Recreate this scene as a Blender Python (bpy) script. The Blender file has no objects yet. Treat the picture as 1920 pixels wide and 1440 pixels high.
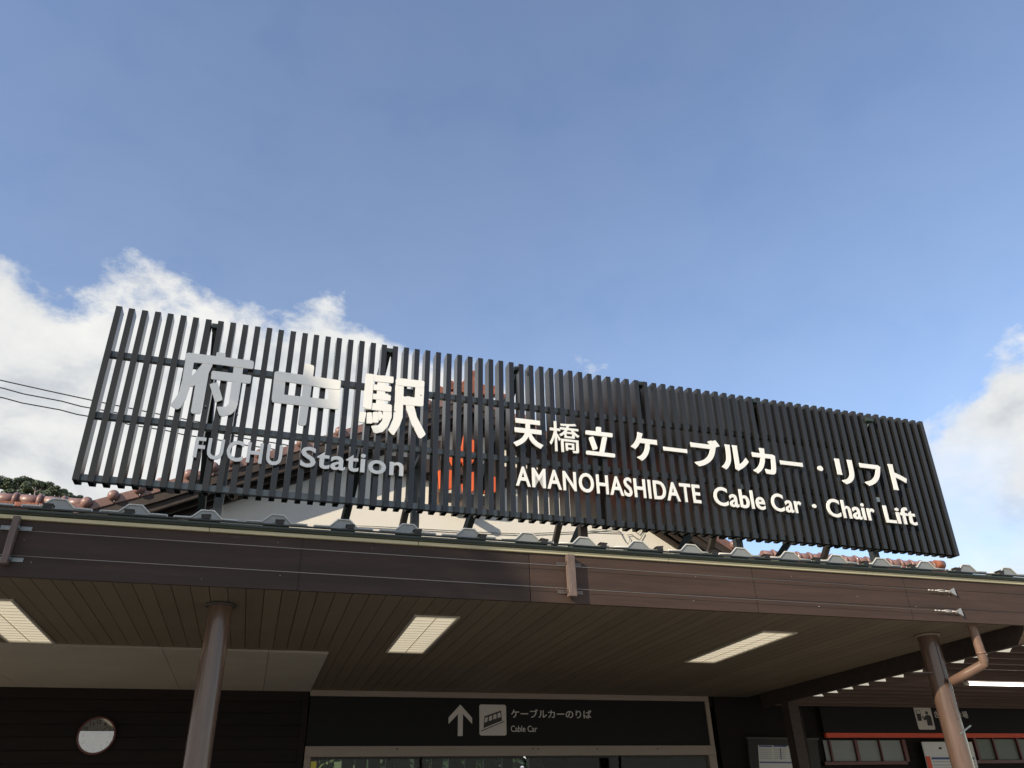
import bpy, bmesh, math, random
from mathutils import Vector, Matrix, noise
random.seed(7)
R = math.radians
S = bpy.context.scene
COL = S.collection

# ------------------------------------------------------------------ camera
FPX = 1478.93
YAW, PIT, ROL = R(17.42228679), R(29.27624017), R(-1.70264451)
_cy, _sy = math.cos(YAW), math.sin(YAW)
FW = Vector((_sy*math.cos(PIT), _cy*math.cos(PIT), math.sin(PIT)))
_r = Vector((_cy, -_sy, 0)); _u = _r.cross(FW)
RT = math.cos(ROL)*_r + math.sin(ROL)*_u
UP = -math.sin(ROL)*_r + math.cos(ROL)*_u
cam = bpy.data.cameras.new('camera'); cam.sensor_width = 36; cam.lens = 36*FPX/1920
cam.clip_start = .05; cam.clip_end = 3000
camo = bpy.data.objects.new('camera', cam); COL.objects.link(camo)
camo.matrix_world = Matrix(((RT.x, UP.x, -FW.x, 0), (RT.y, UP.y, -FW.y, 0), (RT.z, UP.z, -FW.z, 0), (0, 0, 0, 1)))
S.camera = camo
# the lens stands at the origin; the ground is 1.6 m below it
GZ = -1.6

# ------------------------------------------------------------------ light
SUN_AZ, SUN_EL = R(62), R(25)          # from straight behind the viewer round to the left
sdir = Vector((-math.sin(SUN_AZ)*math.cos(SUN_EL), -math.cos(SUN_AZ)*math.cos(SUN_EL), math.sin(SUN_EL)))
sl = bpy.data.lights.new('sun', 'SUN'); sl.energy = 3.8; sl.angle = R(.55); sl.color = (1, .87, .68)
so = bpy.data.objects.new('sun', sl); COL.objects.link(so)
so.rotation_euler = sdir.to_track_quat('Z', 'Y').to_euler()

W = bpy.data.worlds.new("World"); S.world = W; W.use_nodes = True
nt = W.node_tree; nt.nodes.clear()
def N(t, **k):
    n = nt.nodes.new(t)
    for a, b in k.items(): setattr(n, a, b)
    return n
L = nt.links.new
def M(op, a, b=None, c=None, clamp=False):
    n = N('ShaderNodeMath', operation=op, use_clamp=clamp)
    for i, v in enumerate((a, b, c)):
        if v is None: continue
        if isinstance(v, (int, float)): n.inputs[i].default_value = v
        else: L(v, n.inputs[i])
    return n.outputs[0]
sky = N('ShaderNodeTexSky', sky_type='NISHITA', sun_disc=False)
sky.sun_elevation = SUN_EL
sky.sun_rotation = math.atan2(sdir.x, sdir.y)
sky.altitude = 0; sky.air_density = 1.25; sky.dust_density = .25; sky.ozone_density = 3.0
tc = N('ShaderNodeTexCoord')
sep = N('ShaderNodeSeparateXYZ'); L(tc.outputs['Generated'], sep.inputs[0])
X, Y, Z = sep.outputs
az = M('ARCTAN2', X, Y)
el = M('ARCSINE', Z)
azn = M('MULTIPLY_ADD', az, 1/(2*math.pi), .5)
eld = M('MULTIPLY', el, 180/math.pi)
def curve(pts, src):
    n = N('ShaderNodeFloatCurve'); L(src, n.inputs['Value']); c = n.mapping.curves[0]
    pts = [((a+180)/360, v) for a, v in pts]
    while len(c.points) < len(pts): c.points.new(.5, .5)
    for p, (a, v) in zip(c.points, pts): p.location = (a, v); p.handle_type = 'AUTO'
    n.mapping.update(); return n.outputs['Value']
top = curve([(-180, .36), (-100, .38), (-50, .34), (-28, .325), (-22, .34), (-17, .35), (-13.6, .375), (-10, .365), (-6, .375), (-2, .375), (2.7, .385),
             (5.7, .365), (8.4, .35), (14, .332), (19, .318), (30, .292), (36, .268), (43, .255), (46.5, .25), (50, .268), (54, .285), (65, .28), (90, .30), (180, .36)], azn)  # cloud line lifted behind the viewer, out of view, to brighten shaded lettering
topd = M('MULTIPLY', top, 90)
def noise_node(scale, detail, rough, vec=None, dist=0):
    n = N('ShaderNodeTexNoise'); n.inputs['Scale'].default_value = scale; n.inputs['Detail'].default_value = detail
    n.inputs['Roughness'].default_value = rough; n.inputs['Distortion'].default_value = dist
    L(vec if vec else tc.outputs['Generated'], n.inputs['Vector']); return n.outputs['Fac']
mp = N('ShaderNodeMapping'); mp.inputs['Scale'].default_value = (1, 1, 1.5); mp.inputs['Location'].default_value = (.4, .13, .2)
L(tc.outputs['Generated'], mp.inputs[0])
n1 = noise_node(7.5, 13, .62, mp.outputs[0], .1)
n2 = noise_node(3.0, 5, .5, mp.outputs[0], .3)
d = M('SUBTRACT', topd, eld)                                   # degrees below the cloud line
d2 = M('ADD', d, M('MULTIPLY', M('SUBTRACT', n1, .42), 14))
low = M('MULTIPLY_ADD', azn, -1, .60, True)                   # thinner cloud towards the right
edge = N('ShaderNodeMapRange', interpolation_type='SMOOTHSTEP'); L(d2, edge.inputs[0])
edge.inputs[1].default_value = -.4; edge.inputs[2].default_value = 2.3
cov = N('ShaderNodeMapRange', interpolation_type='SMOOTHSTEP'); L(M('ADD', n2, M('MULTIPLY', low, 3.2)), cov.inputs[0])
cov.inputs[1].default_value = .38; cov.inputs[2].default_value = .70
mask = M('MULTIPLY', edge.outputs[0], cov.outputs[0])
# faint veil higher up on the left
veil = N('ShaderNodeMapRange', interpolation_type='SMOOTHSTEP'); L(d, veil.inputs[0])
veil.inputs[1].default_value = -30; veil.inputs[2].default_value = 14; veil.inputs[3].default_value = .055; veil.inputs[4].default_value = .10
mask = M('MAXIMUM', mask, veil.outputs[0])
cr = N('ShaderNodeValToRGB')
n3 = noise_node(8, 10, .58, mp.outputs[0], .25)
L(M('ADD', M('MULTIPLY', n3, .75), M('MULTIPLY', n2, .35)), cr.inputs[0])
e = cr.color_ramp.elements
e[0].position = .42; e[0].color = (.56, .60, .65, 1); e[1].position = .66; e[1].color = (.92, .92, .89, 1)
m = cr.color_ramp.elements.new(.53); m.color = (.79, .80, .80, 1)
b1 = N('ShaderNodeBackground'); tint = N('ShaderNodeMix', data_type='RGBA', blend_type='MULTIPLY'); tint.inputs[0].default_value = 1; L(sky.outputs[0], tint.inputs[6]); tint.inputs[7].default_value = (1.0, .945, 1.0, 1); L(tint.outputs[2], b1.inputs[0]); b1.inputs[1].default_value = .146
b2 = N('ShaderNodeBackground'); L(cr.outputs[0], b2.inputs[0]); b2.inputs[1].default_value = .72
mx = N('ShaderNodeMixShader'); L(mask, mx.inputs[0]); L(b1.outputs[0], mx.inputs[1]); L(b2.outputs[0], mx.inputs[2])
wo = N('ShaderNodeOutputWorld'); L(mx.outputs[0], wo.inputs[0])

S.view_settings.view_transform = 'Standard'; S.view_settings.look = 'None'
S.view_settings.gamma = 1; S.view_settings.use_curve_mapping = False; S.view_settings.exposure = .5
S.cycles.max_bounces = 8; S.cycles.diffuse_bounces = 4

# ------------------------------------------------------------------ rays (real planes, real distances)
def ray(x, y): return (x-960)*RT - (y-720)*UP + FPX*FW
def atY(x, y, Yv): d_ = ray(x, y); return d_*(Yv/d_.y)
def atZ(x, y, Zv): d_ = ray(x, y); return d_*(Zv/d_.z)
def atX(x, y, Xv): d_ = ray(x, y); return d_*(Xv/d_.x)

# ------------------------------------------------------------------ materials
def mat(name, col, rough=.6, metal=0, spec=.5, var=.0, scale=8, stretch=(1, 1, 1), col2=None, bump=0, bscale=60, coat=0, emit=None, es=0, spots=None):
    m_ = bpy.data.materials.new(name); m_.use_nodes = True; t = m_.node_tree
    p = t.nodes['Principled BSDF']; p.inputs['Roughness'].default_value = rough; p.inputs['Metallic'].default_value = metal
    p.inputs['Specular IOR Level'].default_value = spec; p.inputs['Coat Weight'].default_value = coat
    p.inputs['Base Color'].default_value = (*col, 1)
    co = t.nodes.new('ShaderNodeTexCoord')
    if var or col2:
        mpn = t.nodes.new('ShaderNodeMapping'); mpn.inputs['Scale'].default_value = stretch; t.links.new(co.outputs['Object'], mpn.inputs[0])
        nz = t.nodes.new('ShaderNodeTexNoise'); nz.inputs['Scale'].default_value = scale; nz.inputs['Detail'].default_value = 8; nz.inputs['Roughness'].default_value = .65
        t.links.new(mpn.outputs[0], nz.inputs['Vector'])
        rp = t.nodes.new('ShaderNodeValToRGB'); t.links.new(nz.outputs['Fac'], rp.inputs[0])
        c2 = col2 or tuple(c*(1+var) for c in col); c1 = tuple(c*(1-var) for c in col) if not col2 else col
        rp.color_ramp.elements[0].position = .3; rp.color_ramp.elements[0].color = (*c1, 1)
        rp.color_ramp.elements[1].position = .7; rp.color_ramp.elements[1].color = (*c2, 1)
        oi = t.nodes.new('ShaderNodeObjectInfo'); hs = t.nodes.new('ShaderNodeHueSaturation')
        ma = t.nodes.new('ShaderNodeMath'); ma.operation = 'MULTIPLY_ADD'; t.links.new(oi.outputs['Random'], ma.inputs[0])
        ma.inputs[1].default_value = max(var, .06)*.8; ma.inputs[2].default_value = 1-max(var, .06)*.4
        t.links.new(ma.outputs[0], hs.inputs['Value']); t.links.new(rp.outputs[0], hs.inputs['Color'])
        out = hs.outputs[0]
        if spots:
            n4 = t.nodes.new('ShaderNodeTexNoise'); n4.inputs['Scale'].default_value = spots[1]; n4.inputs['Detail'].default_value = 6; n4.inputs['Roughness'].default_value = .75
            m5 = t.nodes.new('ShaderNodeMapping'); m5.inputs['Scale'].default_value = stretch; t.links.new(co.outputs['Object'], m5.inputs[0]); t.links.new(m5.outputs[0], n4.inputs['Vector'])
            r4 = t.nodes.new('ShaderNodeMapRange'); r4.inputs[1].default_value = .62; r4.inputs[2].default_value = .76; r4.inputs[4].default_value = spots[2]
            t.links.new(n4.outputs['Fac'], r4.inputs[0])
            mxn = t.nodes.new('ShaderNodeMix'); mxn.data_type = 'RGBA'; t.links.new(r4.outputs[0], mxn.inputs[0]); t.links.new(out, mxn.inputs[6]); mxn.inputs[7].default_value = (*spots[0], 1)
            out = mxn.outputs[2]
        t.links.new(out, p.inputs['Base Color'])
        rr = t.nodes.new('ShaderNodeMapRange'); t.links.new(nz.outputs['Fac'], rr.inputs[0]); rr.inputs[3].default_value = max(.03, rough-.08); rr.inputs[4].default_value = min(1, rough+.1)
        t.links.new(rr.outputs[0], p.inputs['Roughness'])
    if bump:
        nb = t.nodes.new('ShaderNodeTexNoise'); nb.inputs['Scale'].default_value = bscale; nb.inputs['Detail'].default_value = 5
        m6 = t.nodes.new('ShaderNodeMapping'); m6.inputs['Scale'].default_value = stretch; t.links.new(co.outputs['Object'], m6.inputs[0]); t.links.new(m6.outputs[0], nb.inputs['Vector'])
        bn = t.nodes.new('ShaderNodeBump'); bn.inputs['Strength'].default_value = bump; bn.inputs['Distance'].default_value = .01
        t.links.new(nb.outputs['Fac'], bn.inputs['Height']); t.links.new(bn.outputs[0], p.inputs['Normal'])
    if emit: p.inputs['Emission Color'].default_value = (*emit, 1); p.inputs['Emission Strength'].default_value = es
    return m_
MT = dict(
    slat=mat('slat_charcoal_paint', (.0165, .0155, .014), .24, spec=.6, var=.18, scale=3, stretch=(1, 1, .3)),
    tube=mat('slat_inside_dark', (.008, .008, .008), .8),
    galv=mat('galvanised_steel', (.21, .235, .24), .5, .5, var=.3, scale=14, bump=.05),
    dsteel=mat('dark_green_steel', (.035, .05, .045), .45, .2, var=.3, scale=10),
    bsteel=mat('brown_steel', (.13, .105, .09), .45, .5, var=.35, scale=9),
    white=mat('white_letter_paint', (.86, .86, .82), .38, var=.03, scale=3),
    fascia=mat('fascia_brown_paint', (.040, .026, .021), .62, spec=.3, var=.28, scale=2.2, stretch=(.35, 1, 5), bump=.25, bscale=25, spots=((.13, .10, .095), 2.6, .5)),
    fascia2=mat('fascia_lighter_brown_paint', (.055, .034, .026), .62, spec=.3, var=.26, scale=2.2, stretch=(.35, 1, 5), bump=.2, bscale=25, spots=((.14, .105, .09), 2.6, .45)),  # lighter brown for the boards right of the joint
    batten=mat('fascia_batten_wood', (.14, .10, .085), .6, var=.35, scale=9, stretch=(3, 3, .5), bump=.5, bscale=30),
    soffit=mat('soffit_board_paint', (.132, .104, .072), .6, var=.2, scale=3, stretch=(1, .2, 1), bump=.05),
    gap=mat('soffit_shadow_gap', (.012, .009, .008), .8),
    beige=mat('beige_ceiling_board', (.33, .30, .26), .7, var=.08, scale=2),
    cream=mat('cream_drip_strip', (.46, .42, .27), .55, var=.14, scale=4, stretch=(.4, 1, 6)),
    gutter=mat('green_gutter_metal', (.045, .062, .048), .4, .2, var=.3, scale=5, stretch=(.4, 1, 4)),
    gdark=mat('gutter_lip_dark', (.018, .022, .020), .4, var=.2),
    sheet=mat('mossy_green_roof_sheet', (.12, .135, .09), .55, .1, var=.35, scale=9, col2=(.20, .20, .15)),
    closure=mat('grey_ridge_closure', (.27, .28, .27), .5, .3, var=.12, scale=12),
    rim=mat('pale_closure_rim', (.62, .61, .57), .5, .1, var=.15, scale=15),
    bolt=mat('black_bolt', (.02, .017, .015), .6),
    plaster=mat('white_plaster', (.85, .81, .725), .85, var=.03, scale=1.4, bump=.12, bscale=14, spots=((.70, .65, .56), 1.1, .3)),
    wood=mat('dark_eaves_timber', (.040, .028, .022), .65, var=.4, scale=5, stretch=(1, 4, 4), bump=.4, bscale=18),
    log=mat('weathered_log', (.17, .115, .085), .75, var=.4, scale=7, bump=.6, bscale=22),
    ptile=mat('pink_brown_glazed_tile', (.23, .13, .11), .4, var=.3, scale=9, coat=.3),
    rtile=mat('red_orange_roof_tile', (.25, .088, .045), .42, var=.45, scale=9, coat=.25),
    orange=mat('vermilion_emblem_paint', (.80, .135, .035), .45, var=.05, scale=3),
    column=mat('brown_column_paint', (.098, .062, .047), .2, var=.22, scale=4, stretch=(3, 3, .5), spots=((.17, .13, .11), 6, .35), coat=.3, bump=.12, bscale=9),
    downpipe=mat('tan_brown_downpipe', (.17, .105, .077), .36, var=.2, spots=((.30, .23, .19), 9, .3), scale=4, bump=.1, bscale=10),
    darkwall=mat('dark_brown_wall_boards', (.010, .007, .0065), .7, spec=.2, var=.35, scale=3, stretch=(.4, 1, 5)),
    signnavy=mat('black_sign_panel', (.006, .0065, .008), .65, spec=.25, var=.2, scale=3),
    trim=mat('greige_door_trim', (.24, .20, .165), .5, var=.08, scale=4, stretch=(.4, 1, 2)),
    signwhite=mat('sign_print_white', (.50, .48, .45), .6),
    red=mat('red_stripe_paint', (.62, .07, .025), .5, var=.08),
    steelp=mat('grey_painted_post', (.05, .045, .04), .5, var=.2),
    rafter=mat('brown_pergola_slat', (.085, .050, .040), .6, var=.3, scale=5, stretch=(.3, 4, 4)),
    poly=mat('painted_daylight_glow', (.75, .73, .66), .6, emit=(.9, .86, .72), es=.33),  # self-glowing colour standing in for daylight above the slats
    lightp=mat('lit_lamp_diffuser', (.7, .66, .55), .6, emit=(1, .88, .66), es=.36),
    louver=mat('pale_louver_blade', (.80, .74, .60), .5),
    lampframe=mat('lamp_frame_enamel', (.42, .39, .33), .4),
    tubelit=mat('lit_fluorescent_tube', (.9, .9, .85), .4, emit=(1, .97, .86), es=3.2),
    clockface=mat('clock_dial', (.42, .42, .38), .55),
    clockrim=mat('reddish_clock_rim', (.10, .028, .024), .35),
    ink=mat('black_print', (.02, .02, .02), .6),
    blue=mat('blue_print', (.03, .07, .22), .5),
    yellow=mat('yellow_sticker', (.65, .60, .08), .5),
    paper=mat('printed_paper', (.60, .61, .60), .5, var=.04),
    frosted=mat('frosted_window_pane', (.20, .23, .23), .35, var=.12, scale=2),
    frostg=mat('green_grey_window_pane', (.10, .13, .105), .35, var=.15, scale=2),
    cable=mat('black_cable', (.015, .015, .015), .6),
    wirem=mat('galvanised_wire', (.42, .40, .38), .35, .6),
    ground=mat('forecourt_paving', (.42, .38, .31), .9, var=.15, scale=1.5, bump=.3, bscale=50),
    hill=mat('hill_undergrowth', (.025, .04, .018), .9, var=.4, scale=.3),
    bark=mat('bark', (.10, .075, .055), .9, var=.3, scale=6),
)
def leafmat(name, a, b):
    m_ = bpy.data.materials.new(name); m_.use_nodes = True; t = m_.node_tree; p = t.nodes['Principled BSDF']; p.inputs['Roughness'].default_value = .6
    g = t.nodes.new('ShaderNodeNewGeometry'); r_ = t.nodes.new('ShaderNodeValToRGB'); t.links.new(g.outputs['Random Per Island'], r_.inputs[0])
    r_.color_ramp.elements[0].color = (*a, 1); r_.color_ramp.elements[1].color = (*b, 1); t.links.new(r_.outputs[0], p.inputs['Base Color']); return m_
MT['leaf'] = leafmat('pine_foliage', (.045, .065, .035), (.11, .135, .07))
MT['leaf2'] = leafmat('bright_foliage', (.012, .03, .008), (.05, .08, .02))
gl = bpy.data.materials.new('clear_glass'); gl.use_nodes = True
_t = gl.node_tree; _t.nodes.clear()
_o = _t.nodes.new('ShaderNodeOutputMaterial'); _m = _t.nodes.new('ShaderNodeMixShader'); _a = _t.nodes.new('ShaderNodeBsdfTransparent'); _g = _t.nodes.new('ShaderNodeBsdfGlossy')
_g.inputs['Roughness'].default_value = .01; _f = _t.nodes.new('ShaderNodeFresnel'); _f.inputs[0].default_value = 1.35
_t.links.new(_f.outputs[0], _m.inputs[0]); _t.links.new(_a.outputs[0], _m.inputs[1]); _t.links.new(_g.outputs[0], _m.inputs[2]); _t.links.new(_m.outputs[0], _o.inputs[0])
MT['glass'] = gl
gl2 = gl.copy(); gl2.name = 'shiny_clock_glass'; MT['cglass'] = gl2
_n = [n for n in gl2.node_tree.nodes if n.type == 'FRESNEL'][0]; _n.inputs[0].default_value = 2.6

# ------------------------------------------------------------------ mesh building
class MB:
    def __init__(s): s.bm = bmesh.new()
    def quad(s, *p): s.bm.faces.new([s.bm.verts.new(q) for q in p]); return s
    def box(s, x0, y0, z0, x1, y1, z1):
        v = [s.bm.verts.new((x, y, z)) for x in (x0, x1) for y in (y0, y1) for z in (z0, z1)]
        for f in ((0, 1, 3, 2), (4, 6, 7, 5), (0, 4, 5, 1), (2, 3, 7, 6), (0, 2, 6, 4), (1, 5, 7, 3)): s.bm.faces.new([v[i] for i in f])
        return s
    def prism(s, poly, d_):                      # poly: list of 3-D points, d_: thickness vector
        d_ = Vector(d_); a = [s.bm.verts.new(p) for p in poly]; b = [s.bm.verts.new(Vector(p)+d_) for p in poly]
        n = len(a); s.bm.faces.new(a); s.bm.faces.new(b[::-1])
        for i in range(n): s.bm.faces.new((a[i], a[(i+1) % n], b[(i+1) % n], b[i]))
        return s
    def bar(s, a, b, w, h=None, up=(0, 0, 1)):   # rectangular bar from a to b
        a, b = Vector(a), Vector(b); h = h or w; t = (b-a).normalized(); sd = t.cross(Vector(up))
        if sd.length < 1e-3: sd = t.cross(Vector((0, 1, 0)))
        sd.normalize(); q = sd.cross(t)
        return s.prism([a+sd*w/2*i+q*h/2*j for i, j in ((-1, -1), (1, -1), (1, 1), (-1, 1))], b-a)
    def tube(s, pts, r, n=10, cap=True, rs=None):
        pts = [Vector(p) for p in pts]; rings = []
        for i, p in enumerate(pts):
            t = (pts[min(i+1, len(pts)-1)]-pts[max(i-1, 0)]).normalized()
            a = t.cross(Vector((0, 0, 1)));
            if a.length < .05: a = t.cross(Vector((0, 1, 0)))
            a.normalize(); b = t.cross(a); rr = rs[i] if rs else r
            rings.append([s.bm.verts.new(p+a*rr*math.cos(2*math.pi*k/n)+b*rr*math.sin(2*math.pi*k/n)) for k in range(n)])
        for A, B in zip(rings, rings[1:]):
            for k in range(n): f = s.bm.faces.new((A[k], A[(k+1) % n], B[(k+1) % n], B[k])); f.smooth = True
        if cap: s.bm.faces.new(rings[0]); s.bm.faces.new(rings[-1][::-1])
        return s
    def ball(s, c, r, sc=(1, 1, 1), u=14, v=8):
        m_ = Matrix.Translation(c) @ Matrix.Diagonal((*sc, 1))
        g = bmesh.ops.create_uvsphere(s.bm, u_segments=u, v_segments=v, radius=r, matrix=m_)
        for vv in g['verts']:
            for f in vv.link_faces: f.smooth = True
        return s
    def mesh(s, name, off=None):
        if off is not None: bmesh.ops.translate(s.bm, verts=s.bm.verts, vec=-Vector(off))
        bmesh.ops.recalc_face_normals(s.bm, faces=s.bm.faces)
        me = bpy.data.meshes.new(name); s.bm.to_mesh(me); s.bm.free(); return me
def link(name, data, parent=None, m=None):
    o = bpy.data.objects.new(name, data); COL.objects.link(o)
    if m and data and not data.materials: data.materials.append(MT[m] if isinstance(m, str) else m)
    if parent: o.parent = parent
    return o
def tag(o, label, cat, group=None):
    o['label'] = label; o['category'] = cat
    if group: o['group'] = group
    return o
def thing(name, loc, label, cat, group=None):
    o = bpy.data.objects.new(name, None); COL.objects.link(o); o.location = loc; o.empty_display_size = .2
    return tag(o, label, cat, group)
def wloc(o):
    v = Vector((0, 0, 0))
    while o: v += o.location; o = o.parent
    return v
def part(name, mb, m, parent, bevel=0, label=None):      # mb in world coordinates; placed relative to its (unrotated) parent
    o = link(name, mb.mesh(name, wloc(parent)), parent, m)
    if bevel:
        b = o.modifiers.new('bevel', 'BEVEL'); b.width = bevel; b.segments = 2; b.limit_method = 'ANGLE'
    if label: o['label'] = label
    return o
def struct(name, mb, m):
    o = link(name, mb.mesh(name), None, m); o['kind'] = 'structure'; return o
def single(name, mb, m, label, cat, group=None, loc=(0, 0, 0)):
    o = link(name, mb.mesh(name, loc), None, m); o.location = loc; return tag(o, label, cat, group)
def rep(src, name, loc, parent):                          # another piece sharing mesh data
    o = src.copy(); o.name = name; COL.objects.link(o); o.location = loc; o.parent = parent; return o

# text: glyph outlines of the built-in font, as meshes in x (right), z (up), y = depth (front at 0, back at +t)
def glyph_mesh(txt, bold=0.0):
    c = bpy.data.curves.new('text', 'FONT'); c.body = txt; c.offset = bold; c.resolution_u = 4; c.extrude = .5
    o = bpy.data.objects.new('text', c); COL.objects.link(o); bpy.context.view_layer.update()
    dg = bpy.context.evaluated_depsgraph_get(); me = bpy.data.meshes.new_from_object(o.evaluated_get(dg))
    bpy.data.objects.remove(o); bpy.data.curves.remove(c); me.materials.clear(); return me
def bbox(me):
    xs = [v.co.x for v in me.vertices]; ys = [v.co.y for v in me.vertices]; return min(xs), max(xs), min(ys), max(ys)
def place_text(txt, x0, x1, z0, z1, y0, t, parent, m, bold=0.0, name='letter', split=True, vert=None):
    """fits txt in the rectangle x0..x1, z0..z1 of the parent's own x/z plane"""
    full = glyph_mesh(txt, bold); a0, a1, b0, b1 = bbox(full)
    if vert: b0, b1 = vert
    sx, sz = (x1-x0)/(a1-a0), (z1-z0)/(b1-b0); out = []
    if not split:
        items = [(full, 0)]
    else:
        items = []
        for i, ch in enumerate(txt):
            if ch in ' \u3000': continue
            me = glyph_mesh(ch, bold); pre = glyph_mesh(txt[:i+1], bold)
            items.append((me, bbox(pre)[1]-bbox(me)[1])); bpy.data.meshes.remove(pre)
    nar = .93 if (split and len(txt) > 1) else 1
    for me, ox in items:
        cx = (sum(bbox(me)[:2])/2+ox-a0)*sx+x0; zs = bbox(me); cz = ((zs[2]+zs[3])/2-b0)*sz+z0
        for v in me.vertices:
            x, z, d_ = ((v.co.x+ox-a0)*sx+x0-cx)*nar, (v.co.y-b0)*sz+z0-cz, v.co.z
            v.co = (x, (0 if d_ > 0 else t), z)
        me.update(); o = link(name, me, parent, m); o.location = (cx, y0, cz); out.append(o)
    if split: bpy.data.meshes.remove(full)
    return out

# =================================================================== SETTING
g = MB(); g.quad((-900, -900, GZ), (900, -900, GZ), (900, 1500, GZ), (-900, 1500, GZ)); struct('ground', g, 'ground')

YF, ZS = 6.7, 1.745                     # fascia face, soffit height
# =================================================================== CANOPY
canopy = thing('entrance_canopy', (2.5, 9.0, GZ), 'brown station entrance canopy with deep fascia, boarded soffit and round columns', 'canopy')
zt = atY(960, 1034, YF).z
JX = atY(993, 1080, YF).x
z_f = 1.735
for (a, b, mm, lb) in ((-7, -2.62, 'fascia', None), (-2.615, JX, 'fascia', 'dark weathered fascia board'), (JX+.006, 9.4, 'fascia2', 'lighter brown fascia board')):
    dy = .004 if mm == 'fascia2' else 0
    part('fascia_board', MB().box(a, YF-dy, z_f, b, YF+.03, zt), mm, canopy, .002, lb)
# thin horizontal seams of the board courses (dark strips laid on the face as shadow lines)
for zz in (z_f+.135, z_f+.335):
    part('board_seam', MB().box(JX+.01, YF-.0065, zz, 9.38, YF-.0045, zz+.003), 'gap', canopy)
for px in (560, 1410, 1690):
    xx = atY(px, 1080, YF).x
    part('panel_seam', MB().box(xx, YF-.0062, z_f+.002, xx+.003, YF-.0042, zt-.006), 'gap', canopy)
rng = random.Random(5)
for k in range(14):
    xx = rng.uniform(-1.9, 7.4)
    for zz in (rng.uniform(z_f+.03, zt-.04),): part('nail_head', MB().tube([(xx+rng.uniform(-.01, .01), YF-.0075, zz+rng.uniform(-.008, .008)), (xx, YF-.003, zz)], .003, 6), 'wirem', canopy)
# cream strip in lengths
cz0, cz1 = zt, zt+.027
xs = [-7, -4.1, -.55, 1.19, 3.62, 5.88, 9.4]
for a, b in zip(xs, xs[1:]):
    part('drip_strip', MB().box(a+.002, YF-.022+random.uniform(-.001, .001), cz0-.004, b-.002, YF+.02, cz1), 'cream', canopy, .003)
# gutter / eaves metal
gz = cz1
gm = MB()
prof = [(0, 0), (-.035, .004), (-.05, .022), (-.050, .040), (-.03, .045), (.12, .045), (.12, 0)]
gm.prism([(-7, YF+.01+a, gz+.002+b) for a, b in prof], (16.45, 0, 0)); part('gutter', gm, 'gutter', canopy)
part('gutter_lip', MB().tube([(-7, YF-.045, gz+.054), (9.45, YF-.045, gz+.054)], .009, 8), 'gdark', canopy)
part('gutter_lip', MB().tube([(-7, YF-.052, gz+.020), (9.45, YF-.052, gz+.020)], .006, 8), 'gdark', canopy)
# folded sheet roof: flat pan, and a trapezoid ridge every 0.6 m with closure piece and bracket
rz = gz+.046
pan = MB()
YC = 7.1; rzc = atY(254, 966.5, YC).z
for dz in (0, -.006):
    pan.quad((-7, YF-.03, rz+dz), (9.45, YF-.03, rz+dz), (9.45, YC, rzc-.02+dz), (-7, YC, rzc-.02+dz)); pan.quad((-7, YC, rzc-.02+dz), (9.45, YC, rzc-.02+dz), (9.45, 12.4, rzc+.12+dz), (-7, 12.4, rzc+.12+dz))
part('roof_pan', pan, 'sheet', canopy)
YC = 7.1
rzc = atY(254, 966.5, YC).z
crest_px = [107, 254, 400, 530, 657, 777, 890, 1000, 1107, 1205, 1310, 1399, 1485, 1571, 1657, 1733, 1816]
c_first = atY(254, 955, YC).x; c_last = atY(1733, 1063, YC).x; pitch = (c_last-c_first)/14
def trap(x, z, w, tw, h, y): return [(x-w/2, y, z), (x-tw/2, y, z+h), (x+tw/2, y, z+h), (x+w/2, y, z)]
rid_me = MB().prism([(a, 0, c) for a, _, c in trap(0, 0, .22, .10, .075, 0)], (0, 4.9, 0)).mesh('roof_ridge')
clo = MB(); fl = .265
cp = [(-fl, 0), (-fl, .014), (-.12, .014), (-.05, .083), (.05, .083), (.12, .014), (fl, .014), (fl, 0)]
clo_me = clo.prism([(a, -.012, c) for a, c in cp], (0, .012, 0)).mesh('ridge_closure')
rm = MB()
rp_ = [(-fl, .016), (-.125, .018), (-.053, .088), (.053, .088), (.125, .018), (fl, .016)]
rm.tube([(a, -.016, c) for a, c in rp_], .008, 6); rm.tube([(fl, -.016, .016), (fl, -.016, -.01)], .006, 6); rm.tube([(-fl, -.016, .016), (-fl, -.016, -.01)], .006, 6)
rim_me = rm.mesh('closure_rim')
br = MB(); br.prism([(-.11, 0, -.01), (.05, 0, .036), (.06, 0, .036), (.06, 0, -.01)], (0, .05, 0)); br_me = br.mesh('eaves_bracket')
bo = MB().box(-.005, -.01, .004, .055, .05, .036).box(-.012, -.012, .034, .064, .055, .044); bo_me = bo.mesh('bracket_bolt')
for me, mm in ((rid_me, 'sheet'), (clo_me, 'closure'), (rim_me, 'rim'), (br_me, 'sheet'), (bo_me, 'bolt')): me.materials.append(MT[mm])
cw = wloc(canopy); zbr = atY(246, 961, YF-.02).z-.016
for i in range(-8, 18):
    x = c_first+i*pitch
    if x > 9.2 or x < -6.7: continue
    zc = rzc
    rd = link('roof_ridge', rid_me, canopy); rd.location = Vector((x, YC+.005, zc))-cw; 
    jz = random.uniform(-.004, .004)
    c_ = link('ridge_closure', clo_me, rd); c_.location = (random.uniform(-.006, .006), -.005, jz)
    r__ = link('closure_rim', rim_me, rd); r__.location = c_.location
    b_ = link('eaves_bracket', br_me, rd); b_.location = (0, YF-.02-YC, zbr-rzc)
    k_ = link('bracket_bolt', bo_me, rd); k_.location = b_.location; k_.rotation_euler = (0, random.uniform(-.12, .12), 0)
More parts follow.
